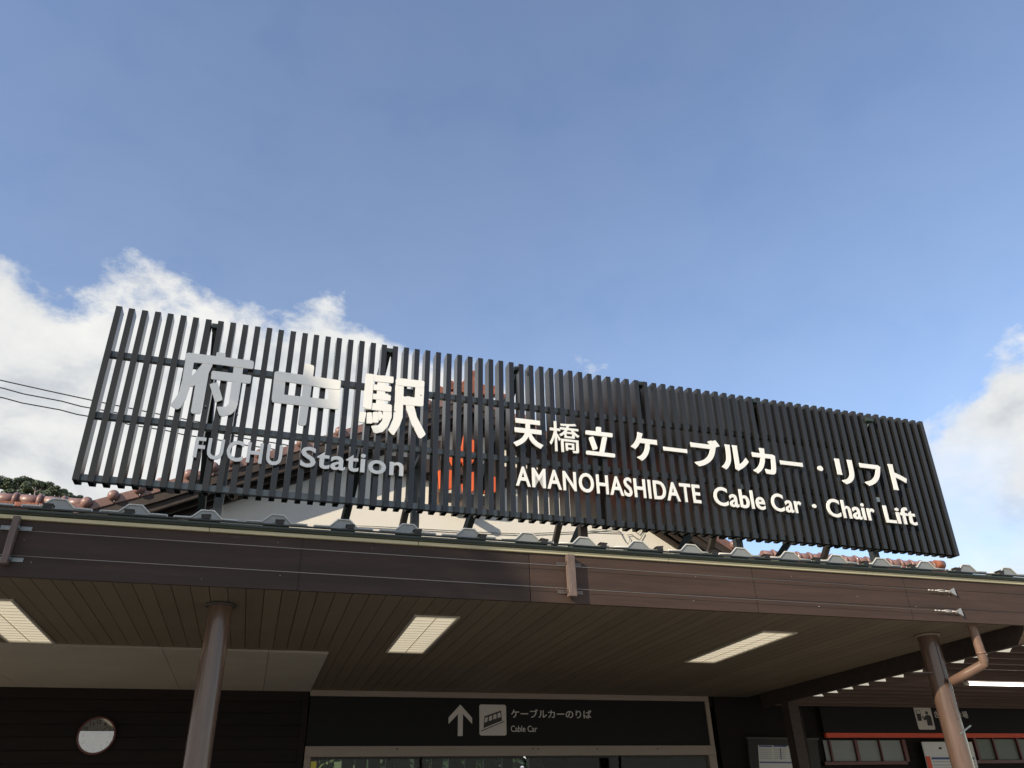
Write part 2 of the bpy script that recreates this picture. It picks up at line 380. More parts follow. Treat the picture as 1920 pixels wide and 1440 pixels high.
# boarded soffit: every board is a piece
ceil = part('soffit', MB().box(-7, YF+.03, ZS+.026, 7.79, 12.1, ZS+.05), 'gap', canopy)
bw = .1433; x0 = -.2-.1433*48
bme = MB().box(-bw/2+.003, 0, 0, bw/2-.003, 5.355, .02).mesh('board'); bme.materials.append(MT['soffit'])
lights = [(-2.25, 7.44), (1.52, 7.40), (5.262, 7.46)]; LW, LL = .435, 1.78
def board_piece(x, ya, yb):
    if yb-ya < .02: return
    o = link('board', bme, ceil); o.location = Vector((x, ya, ZS+random.uniform(-.0012, .0012)))-cw; o.scale = (1, (yb-ya)/5.355, 1)
i = 0
while True:
    x = x0+i*bw+bw/2; i += 1
    if x > 7.79-bw/2: break
    segs = [(YF+.04, 9.29 if x < .69 else 12.08)]
    for a, b in segs: board_piece(x, a, b)
for xa, xb in ((-7, -4.9), (-4.9, -2.95), (-2.95, -1.03), (-1.03, .05), (.05, .69)):
    part('ceiling_panel', MB().box(xa+.002, 9.29, ZS-.02, xb-.002, 12.085, ZS+.02), 'beige', canopy, .002)
# right edge beam
part('edge_beam', MB().box(7.79, YF+.031, 1.565, 7.86, 11.9, ZS+.05), 'wood', canopy, .004)
# columns
for nm, (cx, cy_, cr_) in (('l', (-.405, 7.33, .103)), ('r', (7.06, 7.33, .106))):
    pts = [(cx, cy_, GZ), (cx, cy_, ZS+.01)]
    c_ = part('column', MB().tube(pts, cr_, 40, False), 'column', canopy)
    part('column_cap', MB().tube([(cx, cy_, ZS-.022), (cx, cy_, ZS-.004)], cr_*1.24, 40), 'trim' if nm == 'r' else 'steelp', c_)
    if nm == 'r':
        part('access_cover', MB().box(cx-.02, cy_-cr_-.006, .86, cx+.012, cy_-cr_+.02, 1.62), 'column', c_, .003)
        part('cover_clip', MB().bar((cx-.02, cy_-cr_-.003, .72), (cx+.16, cy_-cr_+.02, .80), .012), 'galv', c_)
        part('cover_clip', MB().bar((cx-.36, cy_-.02, 1.33), (cx-.09, cy_-.03, 1.335), .03, .012), 'bsteel', c_)
    else:
        pass
# downpipe: short drop, elbow, diagonal into the column
dp = [(7.16, 6.83, ZS+.06), (7.19, 6.85, 1.42), (7.195, 6.86, 1.36), (7.175, 6.90, 1.30), (6.985, 7.14, 1.13), (6.97, 7.20, 1.115)]
P0 = atY(1822, 1172, 6.84); P1 = atY(1846, 1244, 6.86); P2 = atY(1783, 1279, 7.18)
k1 = P0.lerp(P1, .93); k2 = P1.lerp(P2, .10)
dpo = part('downpipe', MB().tube([P0+Vector((0, 0, .1)), P0, P0.lerp(P1, .5), k1, P1.lerp((k1+k2)/2, .4), k2, P1.lerp(P2, .5), P2], .046, 24), 'downpipe', canopy)
part('pipe_collar', MB().tube([P0.lerp(P1, .70), P0.lerp(P1, .76)], .0495, 24), 'downpipe', dpo)
part('pipe_collar', MB().tube([P0+Vector((0, 0, .02)), P0+Vector((0, 0, .06))], .058, 24), 'column', dpo)

# fascia battens
def batten(px0, px1, ytop, ybot, p):
    a = atY(px0, (ytop+ybot)/2, YF-p); b = atY(px1, (ytop+ybot)/2, YF-p); zt_ = atY((px0+px1)/2, ytop, YF-p).z; zb = atY((px0+px1)/2, ybot, YF-p).z
    o = part('fascia_batten', MB().box(a.x, YF-p, zb, b.x, YF-.023, zt_), 'batten', canopy, .003)
    for s_, zz in ((-1, zt_-.075), (1, zt_-.075), (-1, zb+.05), (1, zb+.05)):
        x_ = a.x if s_ < 0 else b.x
        part('bracket', MB().box(min(x_, x_+s_*.085), YF-.0115, zz-.016, max(x_, x_+s_*.085), YF-.0055, zz+.016).box(min(x_, x_+s_*.006), YF-p*.75, zz-.012, max(x_, x_+s_*.006), YF-.0056, zz+.012), 'bsteel' if px0 > 500 else 'galv', o)
batten(1066, 1080, 1039, 1117, .085)
batten(12, 25, 966, 1056, .085)
# tension wires with turnbuckles
def wire(pa, pb, lb):
    A, B = atY(*pa, YF-.035), atY(*pb, YF-.035); A = A+(A-B)*.12
    t = thing('tension_wire', B, lb, 'wire', 'wires stretched along the canopy fascia')
    part('wire', MB().tube([A, B-(B-A).normalized()*.30], .0022, 6), 'wirem', t)
    u_ = (B-A).normalized()
    m_ = MB()
    for k in range(3): m_.tube([B-u_*(.32-.045*k), B-u_*(.29-.045*k)], .006, 8)
    part('wire_clamp', m_, 'rim', t)
    m_ = MB(); m_.tube([B-u_*.19+Vector((0, 0, .008)), B-u_*.09+Vector((0, 0, .008))], .0035, 6); m_.tube([B-u_*.19-Vector((0, 0, .008)), B-u_*.09-Vector((0, 0, .008))], .0035, 6); m_.tube([B-u_*.21, B-u_*.18], .007, 8); m_.tube([B-u_*.10, B-u_*.02], .006, 8)
    part('turnbuckle', m_, 'rim', t)
    part('anchor_plate', MB().prism([B+Vector((-.03, 0, -.012)), B+Vector((.035, 0, -.045)), B+Vector((.025, 0, .04)), B+Vector((-.025, 0, .015))], (0, .034, 0)), 'wirem', t)
wire((0, 992), (1787, 1109), 'upper of the two thin steel wires on the fascia, ending at a turnbuckle')
wire((0, 1040), (1800, 1147), 'lower of the two thin steel wires on the fascia, nearer the soffit')
# recessed lamps
labels = ['leftmost lit recessed louvred lamp, cut by the left edge of the view', 'middle lit recessed louvred lamp in the dark soffit', 'rightmost lit recessed louvred lamp, in the sunlit-side soffit']
proto = None
def lamp(lx, ly, lb):
    t = thing('ceiling_light', (lx, ly, ZS), lb, 'ceiling light', 'recessed lamps in the canopy soffit')
    fr = MB(); w, e_ = LW/2, .022
    for a in ((-w, 0, -w+e_, LL), (w-e_, 0, w, LL), (-w+e_, 0, w-e_, e_), (-w+e_, LL-e_, w-e_, LL)): fr.box(lx+a[0], ly+a[1], ZS-.016, lx+a[2], ly+a[3], ZS-.0015)
    part('frame', fr, 'lampframe', t)
    part('diffuser', MB().box(lx-w+e_, ly+e_, ZS-.004, lx+w-e_, ly+LL-e_, ZS-.002), 'lightp', t)
    lv = MB(); n = 15
    for k in range(n):
        y = ly+e_+(LL-2*e_)*(k+.5)/n; lv.box(lx-w+e_, y-.003, ZS-.010, lx+w-e_, y+.003, ZS-.0055)
    o = part('louver', lv, 'louver', t); o['kind'] = 'stuff'
    part('center_rib', MB().box(lx-.005, ly+e_, ZS-.0125, lx+.005, ly+LL-e_, ZS-.0105), 'louver', t)
for (lx, ly), lb in zip(lights, labels): lamp(lx, ly, lb)

# =================================================================== STATION SIGN
O_ = Vector((-1.835, 7.42, 2.815)); E_ = Vector((8.205, 7.64, 2.815)); SU = (E_-O_).normalized(); SW = (E_-O_).length
SV = (Vector((0, -.065, 1.845))); SV -= SU*SV.dot(SU); SH = SV.length; SV.normalize(); SN = SU.cross(SV)
sign = thing('station_sign', O_, 'long roof sign of charcoal vertical slats with white Japanese and English station lettering', 'sign')
sign.matrix_world = Matrix(((SU.x, -SN.x, SV.x, O_.x), (SU.y, -SN.y, SV.y, O_.y), (SU.z, -SN.z, SV.z, O_.z), (0, 0, 0, 1)))
SMI = sign.matrix_world.inverted()
def uv(px, py, off=0.0):                                   # pixel -> the sign plane, off metres in front
    d_ = ray(px, py); P = O_+SN*off; t_ = P.dot(SN)/d_.dot(SN); q = SMI @ (d_*t_); return q.x, q.z
NSL = 83; sp = SW/(NSL-1+.45); sw, sd = .056, .150
sm = bmesh.new()
def ring(z):
    return [sm.verts.new(p) for p in ((0, 0, z), (sw, 0, z), (sw, sd, z), (0, sd, z))], [sm.verts.new(p) for p in ((.004, .004, z), (sw-.004, .004, z), (sw-.004, sd-.004, z), (.004, sd-.004, z))]
o0, i0 = ring(0); o1, i1 = ring(SH); i2 = [sm.verts.new((v.co.x, v.co.y, .12)) for v in i0]
for k in range(4):
    j = (k+1) % 4
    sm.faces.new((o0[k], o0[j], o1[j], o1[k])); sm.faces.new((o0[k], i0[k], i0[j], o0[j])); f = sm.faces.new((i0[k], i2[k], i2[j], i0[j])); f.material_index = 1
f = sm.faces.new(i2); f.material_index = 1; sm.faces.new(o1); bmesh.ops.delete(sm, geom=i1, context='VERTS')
bmesh.ops.recalc_face_normals(sm, faces=sm.faces)
sme = bpy.data.meshes.new('slat'); sm.to_mesh(sme); sm.free(); sme.materials.append(MT['slat']); sme.materials.append(MT['tube'])
for k in range(NSL):
    o = link('slat', sme, sign); o.location = (k*sp, 0, random.uniform(-.004, .004)); o.rotation_euler = (0, random.uniform(-.0012, .0012), random.uniform(-.012, .012))
for zz in (uv(213, 657)[1], uv(186, 772)[1], uv(160, 890)[1]):
    for a, b in ((.02, SW*.5), (SW*.5+.004, SW-.03)):
        link('rail', MB().box(a, .072, zz-.030, b, .132, zz+.030).mesh('rail'), sign, 'galv')
# end caps of the frame at the top rail: short brackets and long braces to the roof behind
def brace(pt, pb, Yb, w, m_, name='brace', Yt=7.53, ext=.25):
    T = atY(*pt, Yt); B = atY(*pb, Yb); B = B+(B-T)*ext
    o = link(name, MB().bar(T, B, w, w).mesh(name), sign, m_); 
    o.data.transform(SMI); return o
for t, b in [((403, 605), (377, 965)), ((722, 650), (645, 980)), ((968, 685), (872, 1005)), ((1200, 713), (1075, 1022)), ((1413, 745), (1275, 1037)), ((1626, 780), (1455, 1052))]:
    brace((t[0]+4, t[1]+8), b, 8.5, .075, 'dsteel', Yt=7.58, ext=.12)
    p_ = atY(t[0]+4, t[1]+6, 7.53)
    o = link('top_bracket', MB().box(p_.x-.05, 7.52, p_.z-.03, p_.x+.06, 7.62, p_.z+.02).mesh('top_bracket'), sign, 'dsteel'); o.data.transform(SMI)
for (px, py), mm in (((407, 960), 'galv'), ((778, 955), 'galv'), ((1093, 1000), 'bsteel'), ((1384, 1022), 'galv'), ((1641, 1048), 'galv')):
    p_ = atY(px, py, 7.9)
    o = link('post', MB().box(p_.x-.0425, 7.86, 2.2, p_.x+.0425, 7.94, 4.3).mesh('post'), sign, mm); o.data.transform(SMI)
    o = link('post_strut', MB().box(p_.x-.03, 7.60, 3.42, p_.x+.03, 7.86, 3.48).mesh('post_strut'), sign, mm); o.data.transform(SMI)
for a, b in (((765, 940), (752, 998)), ((1048, 985), (1040, 1020)), ((1338, 1005), (1330, 1037)), ((1552, 1020), (1542, 1055))):
    A = atY(*a, 7.75); B = atY(*b, 7.95); dd = (A-B); 
    o = link('foot_brace', MB().bar(B-dd*.8, A+dd*.12, .06).mesh('foot_brace'), sign, 'bsteel'); o.data.transform(SMI)

OFF = .045; TH = .012                                      # letters stand 4.5 cm proud
def strokes(name, polys, fn, holes=None):
    m_ = MB()
    for k, pl in enumerate(polys):
        y = -OFF+.0012*k
        pts = [uv(*fn(*p), OFF) for p in pl]; pts = [(a, y, b) for a, b in round_poly(pts)]
        m_.prism(pts, (0, TH, 0))
    return m_
def round_poly(pts, r=.013):
    out = []; n = len(pts)
    for i in range(n):
        a, b, c = Vector(pts[i-1]), Vector(pts[i]), Vector(pts[(i+1) % n]); d1, d2 = (a-b), (c-b); l1, l2 = d1.length, d2.length
        if l1 < 1e-5 or l2 < 1e-5: continue
        d1 /= l1; d2 /= l2; rr = min(r, l1*.4, l2*.4)
        if d1.dot(d2) < -.96: out.append(b); continue
        for t in (0, .33, .67, 1):
            q = (b+d1*rr)*(1-t)**2+b*2*t*(1-t)+(b+d2*rr)*t*t; out.append(q)
    return out
f5 = lambda x, y: (300+x/6, 620+y/6)
fu = strokes('fu', [
    [(285, 262), (315, 246), (1040, 337), (1057, 352), (1050, 422), (1035, 430), (640, 378), (285, 348)],
    [(640, 238), (738, 256), (735, 318), (625, 302)],
    [(290, 300), (395, 308), (383, 345), (345, 560), (332, 640), (290, 765), (228, 868), (190, 886), (112, 836), (172, 760), (212, 690), (248, 560)],
    [(490, 345), (595, 378), (545, 480), (460, 562), (362, 630), (330, 618), (345, 520), (410, 450), (460, 390)],
    [(402, 560), (548, 470), (505, 690), (460, 915), (445, 934), (362, 928), (345, 910), (375, 740)],
    [(590, 447), (1030, 500), (1018, 582), (1005, 592), (572, 540), (580, 462)],
    [(830, 395), (938, 405), (875, 820), (855, 885), (800, 938), (700, 962), (668, 948), (637, 858), (652, 850), (740, 852), (772, 820), (785, 740)],
    [(556, 596), (648, 575), (706, 772), (620, 802)]], f5)
link('character', fu.mesh('character'), sign, 'white')
f1 = lambda x, y: (x/3, 450+y/3)
nk = strokes('naka', [
    [(1545, 742), (1562, 738), (1918, 790), (1912, 840), (1850, 836), (1600, 795), (1540, 790)],
    [(1536, 862), (1850, 897), (1912, 905), (1903, 948), (1893, 952), (1532, 912)],
    [(1545, 742), (1610, 750), (1595, 905), (1532, 912), (1528, 895)],
    [(1856, 785), (1920, 795), (1903, 950), (1845, 940)],
    [(1714, 700), (1724, 692), (1765, 705), (1768, 716), (1745, 880), (1722, 1035), (1712, 1044), (1682, 1040), (1676, 1030), (1697, 880)]], f1)
link('character', nk.mesh('character'), sign, 'white')
f8 = lambda x, y: (620+x/8, 620+y/8)
g8 = lambda x, y: ((x/5.54+20)*8, (y/5.54+60)*8)           # from the second crop's scale
ek = strokes('eki', [
    [(528, 655), (550, 640), (652, 655), (618, 1110), (606, 1180), (488, 1150), (488, 1125)],
    [(528, 648), (945, 690), (942, 778), (925, 785), (640, 755), (530, 745)],
    [(630, 800), (905, 832), (914, 850), (908, 903), (895, 915), (625, 882)],
    [(625, 940), (895, 965), (905, 980), (900, 1040), (888, 1050), (615, 1020)],
    [(500, 1070), (905, 1105), (920, 1125), (915, 1215), (780, 1200), (500, 1170)],
    [(715, 665), (832, 672), (805, 1180), (675, 1175)],
    [g8(425, 455), g8(525, 470), g8(525, 560), g8(487, 655), g8(432, 715), g8(365, 731), g8(338, 722), g8(310, 652), g8(385, 647), g8(425, 600), g8(437, 520)],
    [g8(198, 505), g8(262, 513), g8(240, 620), g8(180, 610)],
    [g8(268, 513), g8(318, 511), g8(328, 612), g8(322, 626), g8(262, 627)],
    [g8(328, 507), g8(380, 507), g8(390, 600), g8(384, 618), g8(326, 616)],
    [g8(384, 497), g8(420, 502), g8(433, 560), g8(400, 600), g8(380, 560)],
    [(985, 722), (1005, 700), (1400, 745), (1412, 765), (1405, 850), (1100, 822), (985, 800)],
    [(1280, 780), (1412, 765), (1395, 1115), (1375, 1128), (1260, 1112)],
    [(1080, 975), (1395, 1005), (1395, 1115), (1375, 1128), (1070, 1098)],
    [g8(566, 165), g8(655, 175), g8(645, 440), g8(640, 560), g8(610, 645), g8(550, 744), g8(535, 742), g8(487, 690), g8(540, 575), g8(560, 400)],
    [g8(665, 405), g8(755, 425), g8(790, 560), g8(880, 733), g8(872, 748), g8(832, 780), g8(812, 775), g8(740, 640), g8(690, 500)]], f8)
link('character', ek.mesh('character'), sign, 'white')

for k, (px, py) in enumerate([(352, 668), (440, 676), (385, 760), (455, 700), (345, 740), (445, 775), (527, 705), (622, 722), (522, 745), (620, 760), (580, 690), (566, 790), (700, 712), (760, 720), (790, 740), (700, 790), (775, 800), (740, 770)]):
    u_, v_ = uv(px, py, OFF)
    link('stand_off', MB().tube([(u_, -OFF+.0135, v_), (u_, .0, v_)], .008, 8).mesh('stand_off'), sign, 'galv')
def fit(txt, Lp, Rp, Tp, Bp, bold, name='letter', split=True):
    x0, x1 = uv(*Lp, OFF)[0], uv(*Rp, OFF)[0]; z1, z0 = uv(*Tp, OFF)[1], uv(*Bp, OFF)[1]
    place_text(txt, x0, x1, z0, z1, -OFF, TH, sign, 'white', bold, name, split)
z3 = lambda x, y: (900+x/3.79, 660+y/3.79)
z4 = lambda x, y: (1280+x/3, 660+y/3)
z6 = lambda x, y: (1540+x/6.857, 780+y/6.857)
zs = lambda x, y: (340+x/4.364, 800+y/4.364)
BJ, BE = .036, .018
fit('天', z3(237, 480), z3(452, 672), z3(238, 466), z3(440, 690), BJ, 'character')
fit('橋', z3(497, 640), z3(713, 690), z3(525, 490), z3(700, 722), .004, 'character')
tatsu = strokes('tatsu', [
    [(826, 530), (862, 534), (860, 580), (827, 576)],
    [(752, 555), (943, 577), (943, 606), (752, 584)],
    [(774, 606), (806, 598), (838, 686), (806, 698)],
    [(872, 600), (905, 604), (884, 716), (851, 712)],
    [(757, 698), (962, 722), (962, 749), (758, 726)]], z3)
link('character', tatsu.mesh('character'), sign, 'white')
fit('ケ', z3(1072, 655), z3(1258, 640), z3(1125, 568), z3(1140, 772), BJ, 'character')
fit('ー', z3(1305, 685), z3(1473, 705), z3(1306, 671), z3(1472, 719), .02, 'character')
fit('ブ', z3(1497, 650), z3(1702, 655), z3(1680, 628), z3(1535, 810), BJ, 'character')
fit('ル', z3(1722, 820), z4(371, 610), z3(1800, 662), z4(310, 668), BJ, 'character')
fit('カ', z4(385, 575), z4(524, 610), z4(437, 540), z4(492, 691), BJ, 'character')
fit('ー', z4(551, 622), z4(676, 635), z4(553, 609), z4(674, 646), .02, 'character')
fit('・', z4(761, 655), z4(790, 655), z4(776, 640), z4(776, 669), .0, 'character')
fit('リ', z6(172, 560), z6(436, 770), z6(200, 545), z6(325, 878), BJ, 'character')
fit('フ', z6(492, 615), z6(764, 680), z6(500, 603), z6(605, 898), BJ, 'character')
fit('ト', z6(860, 630), z6(1105, 830), z6(880, 618), z6(990, 953), BJ, 'character')
fit('AMANOHASHIDATE', z3(253, 935), z3(1578, 1075), z3(290, 811), z3(1575, 1078), BE)
fit('Cable', z4(172, 800), z4(472, 880), z4(205, 758), z4(450, 888), BE)
fit('Car', z4(497, 840), z4(672, 870), z4(535, 796), z4(655, 908), BE)
fit('・', z4(731, 866), z4(753, 866), z4(742, 855), z4(742, 877), .0, 'character')
fit('Chair', z4(810, 880), z4(1083, 905), z4(850, 826), z4(1075, 950), BE)
fit('Lift', z4(1125, 870), z4(1325, 970), z4(1135, 862), z4(1310, 975), BE)
fit('FUCHU', zs(104, 160), zs(838, 170), zs(150, 82), zs(770, 316), BE)
fit('Station', zs(966, 295), zs(1820, 400), zs(1040, 164), zs(1795, 405), BE)

# =================================================================== GABLED STATION BUILDING
bld = thing('station_building', (2.5, 12.5, GZ), 'white plastered station building with dark timber gable and red tiled roof', 'building')
GX, GYb, GYw = 2.51, 10.0, 10.42
# rake profile (left) by verge tile line, mirrored to the right; slightly concave
lp = [(-2.45, 3.40), (-1.476, 3.80), (-.687, 4.17), (.151, 4.53), (.64, 4.755), (1.248, 5.04), (1.951, 5.38), (GX, 5.66)]
rp2 = [(GX, 5.66), (3.10, 5.36), (4.0, 4.93), (4.951, 4.48), (6.259, 3.70), (6.725, 3.44), (7.30, 3.20)]
rake = lp + rp2[1:]
def strip(off0, off1, y0, y1, pts=rake):
    m_ = MB()
    for (a, b), (c, d_) in zip(pts, pts[1:]):
        m_.prism([(a, y0, b+off0), (c, y0, d_+off0), (c, y0, d_+off1), (a, y0, b+off1)], (0, y1-y0, 0))
    return m_
# white gable wall
w_ = MB(); low_z = 1.9
w_.prism([(-2.9, GYw, low_z)]+[(a, GYw, b-.30) for a, b in [(-2.9, 3.20)]+rake[1:-1]+[(7.9, 3.0)]]+[(7.9, GYw, low_z)], (0, .2, 0)); part('gable_wall', w_, 'plaster', bld)
# roof slabs (two slopes), layered barge boards, soffit
for side, pts in (('l', lp), ('r', rp2)):
    part('roof_slope', strip(-.10, -.02, GYb+.08, 17, pts), 'rtile', bld)
    part('eaves_soffit', strip(-.16, -.105, GYb+.2, 17, pts), 'wood', bld)
    part('barge_board', strip(-.30, -.085, GYb+.05, GYb+.10, pts), 'wood', bld)
    part('barge_board', strip(-.20, -.08, GYb+.015, GYb+.045, pts), 'wood', bld)
    part('inner_barge_board', strip(-.34, -.16, GYb+.20, GYb+.24, pts), 'wood', bld)
    part('wall_plate', strip(-.38, -.165, GYw-.08, GYw-.002, pts), 'wood', bld)
# verge tiles: flat band in lengths + round cap at each tile
def verge(ax, az_, bx, bz_):
    m_ = MB(); n = Vector((-(bz_-az_), 0, bx-ax)).normalized()
    a = Vector((ax, GYb, az_)); b = Vector((bx, GYb, bz_)); e_ = (b-a).normalized()*.004
    m_.prism([a+e_-n*.075, b-e_-n*.075, b-e_+n*.045, a+e_+n*.045], (0, .12, 0)); return m_
caps_l = [atY(x, y, GYb-.02) for x, y in ((162, 943), (212, 931), (260, 919), (302, 906), (355, 890), (400, 877), (435, 866), (488, 848), (565, 834), (637, 811))]
xs_l = [-2.45]+[c.x for c in caps_l]+[1.05, 1.45, 1.85, 2.2, GX]
def zr(x):
    for (a, b), (c, d_) in zip(rake, rake[1:]):
        if a <= x <= c: return b+(d_-b)*(x-a)/(c-a)
    return rake[0][1] if x < rake[0][0] else rake[-1][1]
for a, b in zip(xs_l, xs_l[1:]): part('verge_tile', verge(a, zr(a), b, zr(b)), 'ptile', bld, .01)
xs_r = [GX+.402*i for i in range(12)]+[7.25]
for a, b in zip(xs_r, xs_r[1:]): part('verge_tile', verge(a, zr(a), b, zr(b)), 'ptile', bld, .01)
cap_me = MB().ball((0, 0, 0), .068, (1, .8, 1)).mesh('tile_cap'); cap_me.materials.append(MT['ptile'])
bw_ = wloc(bld)
for x in xs_l[1:-1]: o = link('tile_cap', cap_me, bld); o.location = Vector((x, GYb-.02, zr(x)+.03))-bw_
for x in xs_r[1:]: o = link('tile_cap', cap_me, bld); o.location = Vector((x, GYb-.02, zr(x)+.03))-bw_
# ridge-end ornament: stacked tiles
orn = MB()
orn.prism([(GX-.30, GYb-.06, 5.60), (GX-.26, GYb-.06, 5.74), (GX-.12, GYb-.06, 5.80), (GX-.09, GYb-.06, 5.93), (GX-.05, GYb-.06, 6.0), (GX+.05, GYb-.06, 6.0), (GX+.09, GYb-.06, 5.93), (GX+.12, GYb-.06, 5.80), (GX+.26, GYb-.06, 5.74), (GX+.30, GYb-.06, 5.60)], (0, .14, 0))
part('ridge_end_tile', orn, 'rtile', bld, .015)
rc = MB(); rc.tube([(GX, GYb-.02, 5.93), (GX, 16.9, 5.93)], .085, 12)
part('ridge_cap', rc, 'rtile', bld)
for zz, w2 in ((5.86, .11), (5.80, .13), (5.74, .15), (5.68, .17)): part('ridge_course', MB().box(GX-w2, GYb+.09, zz-.025, GX+w2, 16.9, zz+.022), 'rtile', bld, .006)
for sx in (-1, 1):
    part('ridge_scroll', MB().tube([(GX+sx*.34, GYb-.06, 5.70), (GX+sx*.34, GYb+.06, 5.70)], .075, 16), 'rtile', bld)
    part('ridge_scroll', MB().tube([(GX+sx*.49, GYb-.06, 5.60), (GX+sx*.49, GYb+.06, 5.60)], .055, 14), 'rtile', bld)
# log purlin ends
for (px, py), rr in (((862, 957), .062), ((1236, 990), .11), ((437, 930), .085), ((572, 870), .07)):
    p_ = atY(px, py, GYw); part('purlin_end', MB().tube([(p_.x, 10.13, p_.z), (p_.x, GYw+.01, p_.z)], rr, 20), 'log', bld)
# timber frame on the wall
p_ = atY(815, 880, GYw)
part('wall_post', MB().box(p_.x-.07, GYw-.07, atY(815, 950, GYw).z, p_.x+.07, GYw-.002, zr(p_.x)-.46), 'log', bld)
p_ = atY(985, 880, GYw)
part('wall_post', MB().box(2.86, GYw-.06, 3.95, 2.98, GYw-.002, zr(2.9)-.46), 'wood', bld)
p_ = atY(790, 897, GYw); part('wall_rail', MB().box(p_.x-.2, GYw-.05, p_.z-.025, 4.0, GYw-.002, p_.z+.012), 'wood', bld)
part('tie_beam', MB().box(1.35, GYw-.16, 4.42, 3.75, GYw-.03, 4.62), 'wood', bld)
part('king_post', MB().box(2.41, GYw-.20, 4.60, 2.61, GYw-.05, 5.30), 'wood', bld)
# thin cable looping on the wall
cb = MB()
pp = [(560, 985), (700, 992), (900, 1000), (960, 1001), (1060, 998), (1150, 1000), (1180, 985), (1140, 992)]
cb.tube([atY(x, y, GYw-.02) for x, y in [(640, 984), (760, 990), (880, 997), (975, 1001), (1060, 998), (1110, 996), (1165, 998)]], .006, 6)
cb.tube([atY(x, y, GYw-.02) for x, y in [(1100, 996), (1153, 989), (1163, 998), (1172, 1015), (1178, 1020), (1181, 1010), (1176, 1002), (1185, 1002), (1192, 1008), (1200, 1012), (1207, 1000), (1203, 992), (1197, 1001), (1186, 992)]], .005, 6)
part('wall_cable', cb, 'galv', bld)
# main ridges running left and right of the gable, one piece per ridge tile
def ridge_row(xa, xb, step, z0, side, Yr):
    tb = MB(); r = .075
    tb.tube([(0, 0, 0), (step*.985, 0, 0)], r, 16); tme = tb.mesh('ridge_tile'); tme.materials.append(MT['ptile'])
    cb_ = MB(); cb_.tube([(0, 0, .0), (step*.06, 0, .0), (step*.22, 0, 0)], r*1.3, 16, True, [r*1.04, r*1.34, r*1.22]); cme = cb_.mesh('tile_collar'); cme.materials.append(MT['ptile'])
    x = xa
    while x < xb-.02:
        o = link('ridge_tile', tme, bld); o.location = Vector((x, Yr, z0+random.uniform(-.004, .004)))-bw_; o.rotation_euler = (0, random.uniform(-.02, .02), 0)
        c_ = link('tile_collar', cme, o); c_.location = (step*.78, 0, 0)
        o2 = part('ridge_course_tile', MB().box(x+.004, Yr-.13, z0-.115, x+step-.004, Yr+.13, z0-.06), 'rtile', bld, .006)
        x += step
    part('ridge_base', MB().box(xa, Yr-.10, z0-.26, xb, Yr+.10, z0-.118), 'rtile', bld)
zR = atY(1600, 1053, 10.3).z
ridge_row(7.2, 10.42, .215, zR, 1, 10.3)
zL = atY(60, 940, 10.3).z
ridge_row(-6.2, -2.3, .262, zL, -1, 10.3)
for xa, xb, zz in ((-6.2, -2.4, zL), (7.2, 10.5, zR)):
    part('roof_slope', MB().prism([(xa, 10.3, zz-.2), (xa, 12.9, zz-1.2), (xa, 12.9, zz-1.3), (xa, 10.3, zz-.3)], (xb-xa, 0, 0)), 'rtile', bld)
    part('roof_slope', MB().prism([(xa, 10.3, zz-.2), (xa, 7.9+1.2, zz-.78), (xa, 9.1, zz-.88), (xa, 10.3, zz-.3)], (xb-xa, 0, 0)), 'rtile', bld)
e_ = MB().tube([(10.42, 10.24, zR+.03), (10.58, 10.24, zR+.03)], .07, 16); part('ridge_end_tile', e_, 'rtile', bld)
part('ridge_end_tile', MB().tube([(10.5, 10.26, zR-.09), (10.66, 10.26, zR-.09)], .055, 14).tube([(10.6, 10.28, zR-.18), (10.74, 10.28, zR-.18)], .05, 14), 'rtile', bld)
# walls under the canopy
YW = 12.1
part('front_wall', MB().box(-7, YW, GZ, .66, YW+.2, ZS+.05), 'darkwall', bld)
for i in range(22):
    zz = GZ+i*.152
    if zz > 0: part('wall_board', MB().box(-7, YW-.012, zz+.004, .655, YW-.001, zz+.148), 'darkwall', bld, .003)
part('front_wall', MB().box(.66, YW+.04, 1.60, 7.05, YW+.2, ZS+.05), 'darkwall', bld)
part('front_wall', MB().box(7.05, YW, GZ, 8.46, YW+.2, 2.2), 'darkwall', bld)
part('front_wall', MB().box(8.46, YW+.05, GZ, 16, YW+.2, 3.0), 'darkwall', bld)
part('corner_post', MB().box(.60, YW-.03, GZ, .675, YW-.002, ZS-.021), 'darkwall', bld)
# entrance frame
ft, fb = atY(950, 1399, YW).z, atY(950, 1418, YW).z
dr = thing('entrance', (3.9, YW, GZ), 'wide greige framed entrance opening below the cable car direction panel', 'entrance')
part('head_rail', MB().box(.69, YW-.06, fb, 6.93, YW+.05, ft), 'trim', dr, .004)
part('side_frame', MB().box(.69, YW-.055, GZ, .775, YW+.05, fb-.001), 'trim', dr, .003)
part('side_frame', MB().box(6.80, YW-.055, GZ, 6.93, YW+.05, fb-.001), 'trim', dr, .003)
for px in (745, 1009+0, 999, 1120, 1233):
    p_ = atY(px, 1404, YW-.062); part('screw', MB().tube([(p_.x, YW-.066, p_.z), (p_.x, YW-.058, p_.z)], .011, 8), 'bolt', dr)
for xa, xb in ((.78, 2.27), (2.31, 3.8), (3.84, 5.3), (5.34, 6.79)):
    part('glass_pane', MB().quad((xa, YW+.003, GZ), (xb, YW+.003, GZ), (xb, YW+.003, fb-.028), (xa, YW+.003, fb-.028)), 'glass', dr)
    part('pane_rail', MB().box(xa, YW-.012, fb-.028, xb, YW+.018, fb-.002), 'ink', dr)
for zz in (fb-.10, fb-.20):
    part('sticker', MB().box(.785, YW-.006, zz-.035, .86, YW-.002, zz+.05), 'yellow', dr)
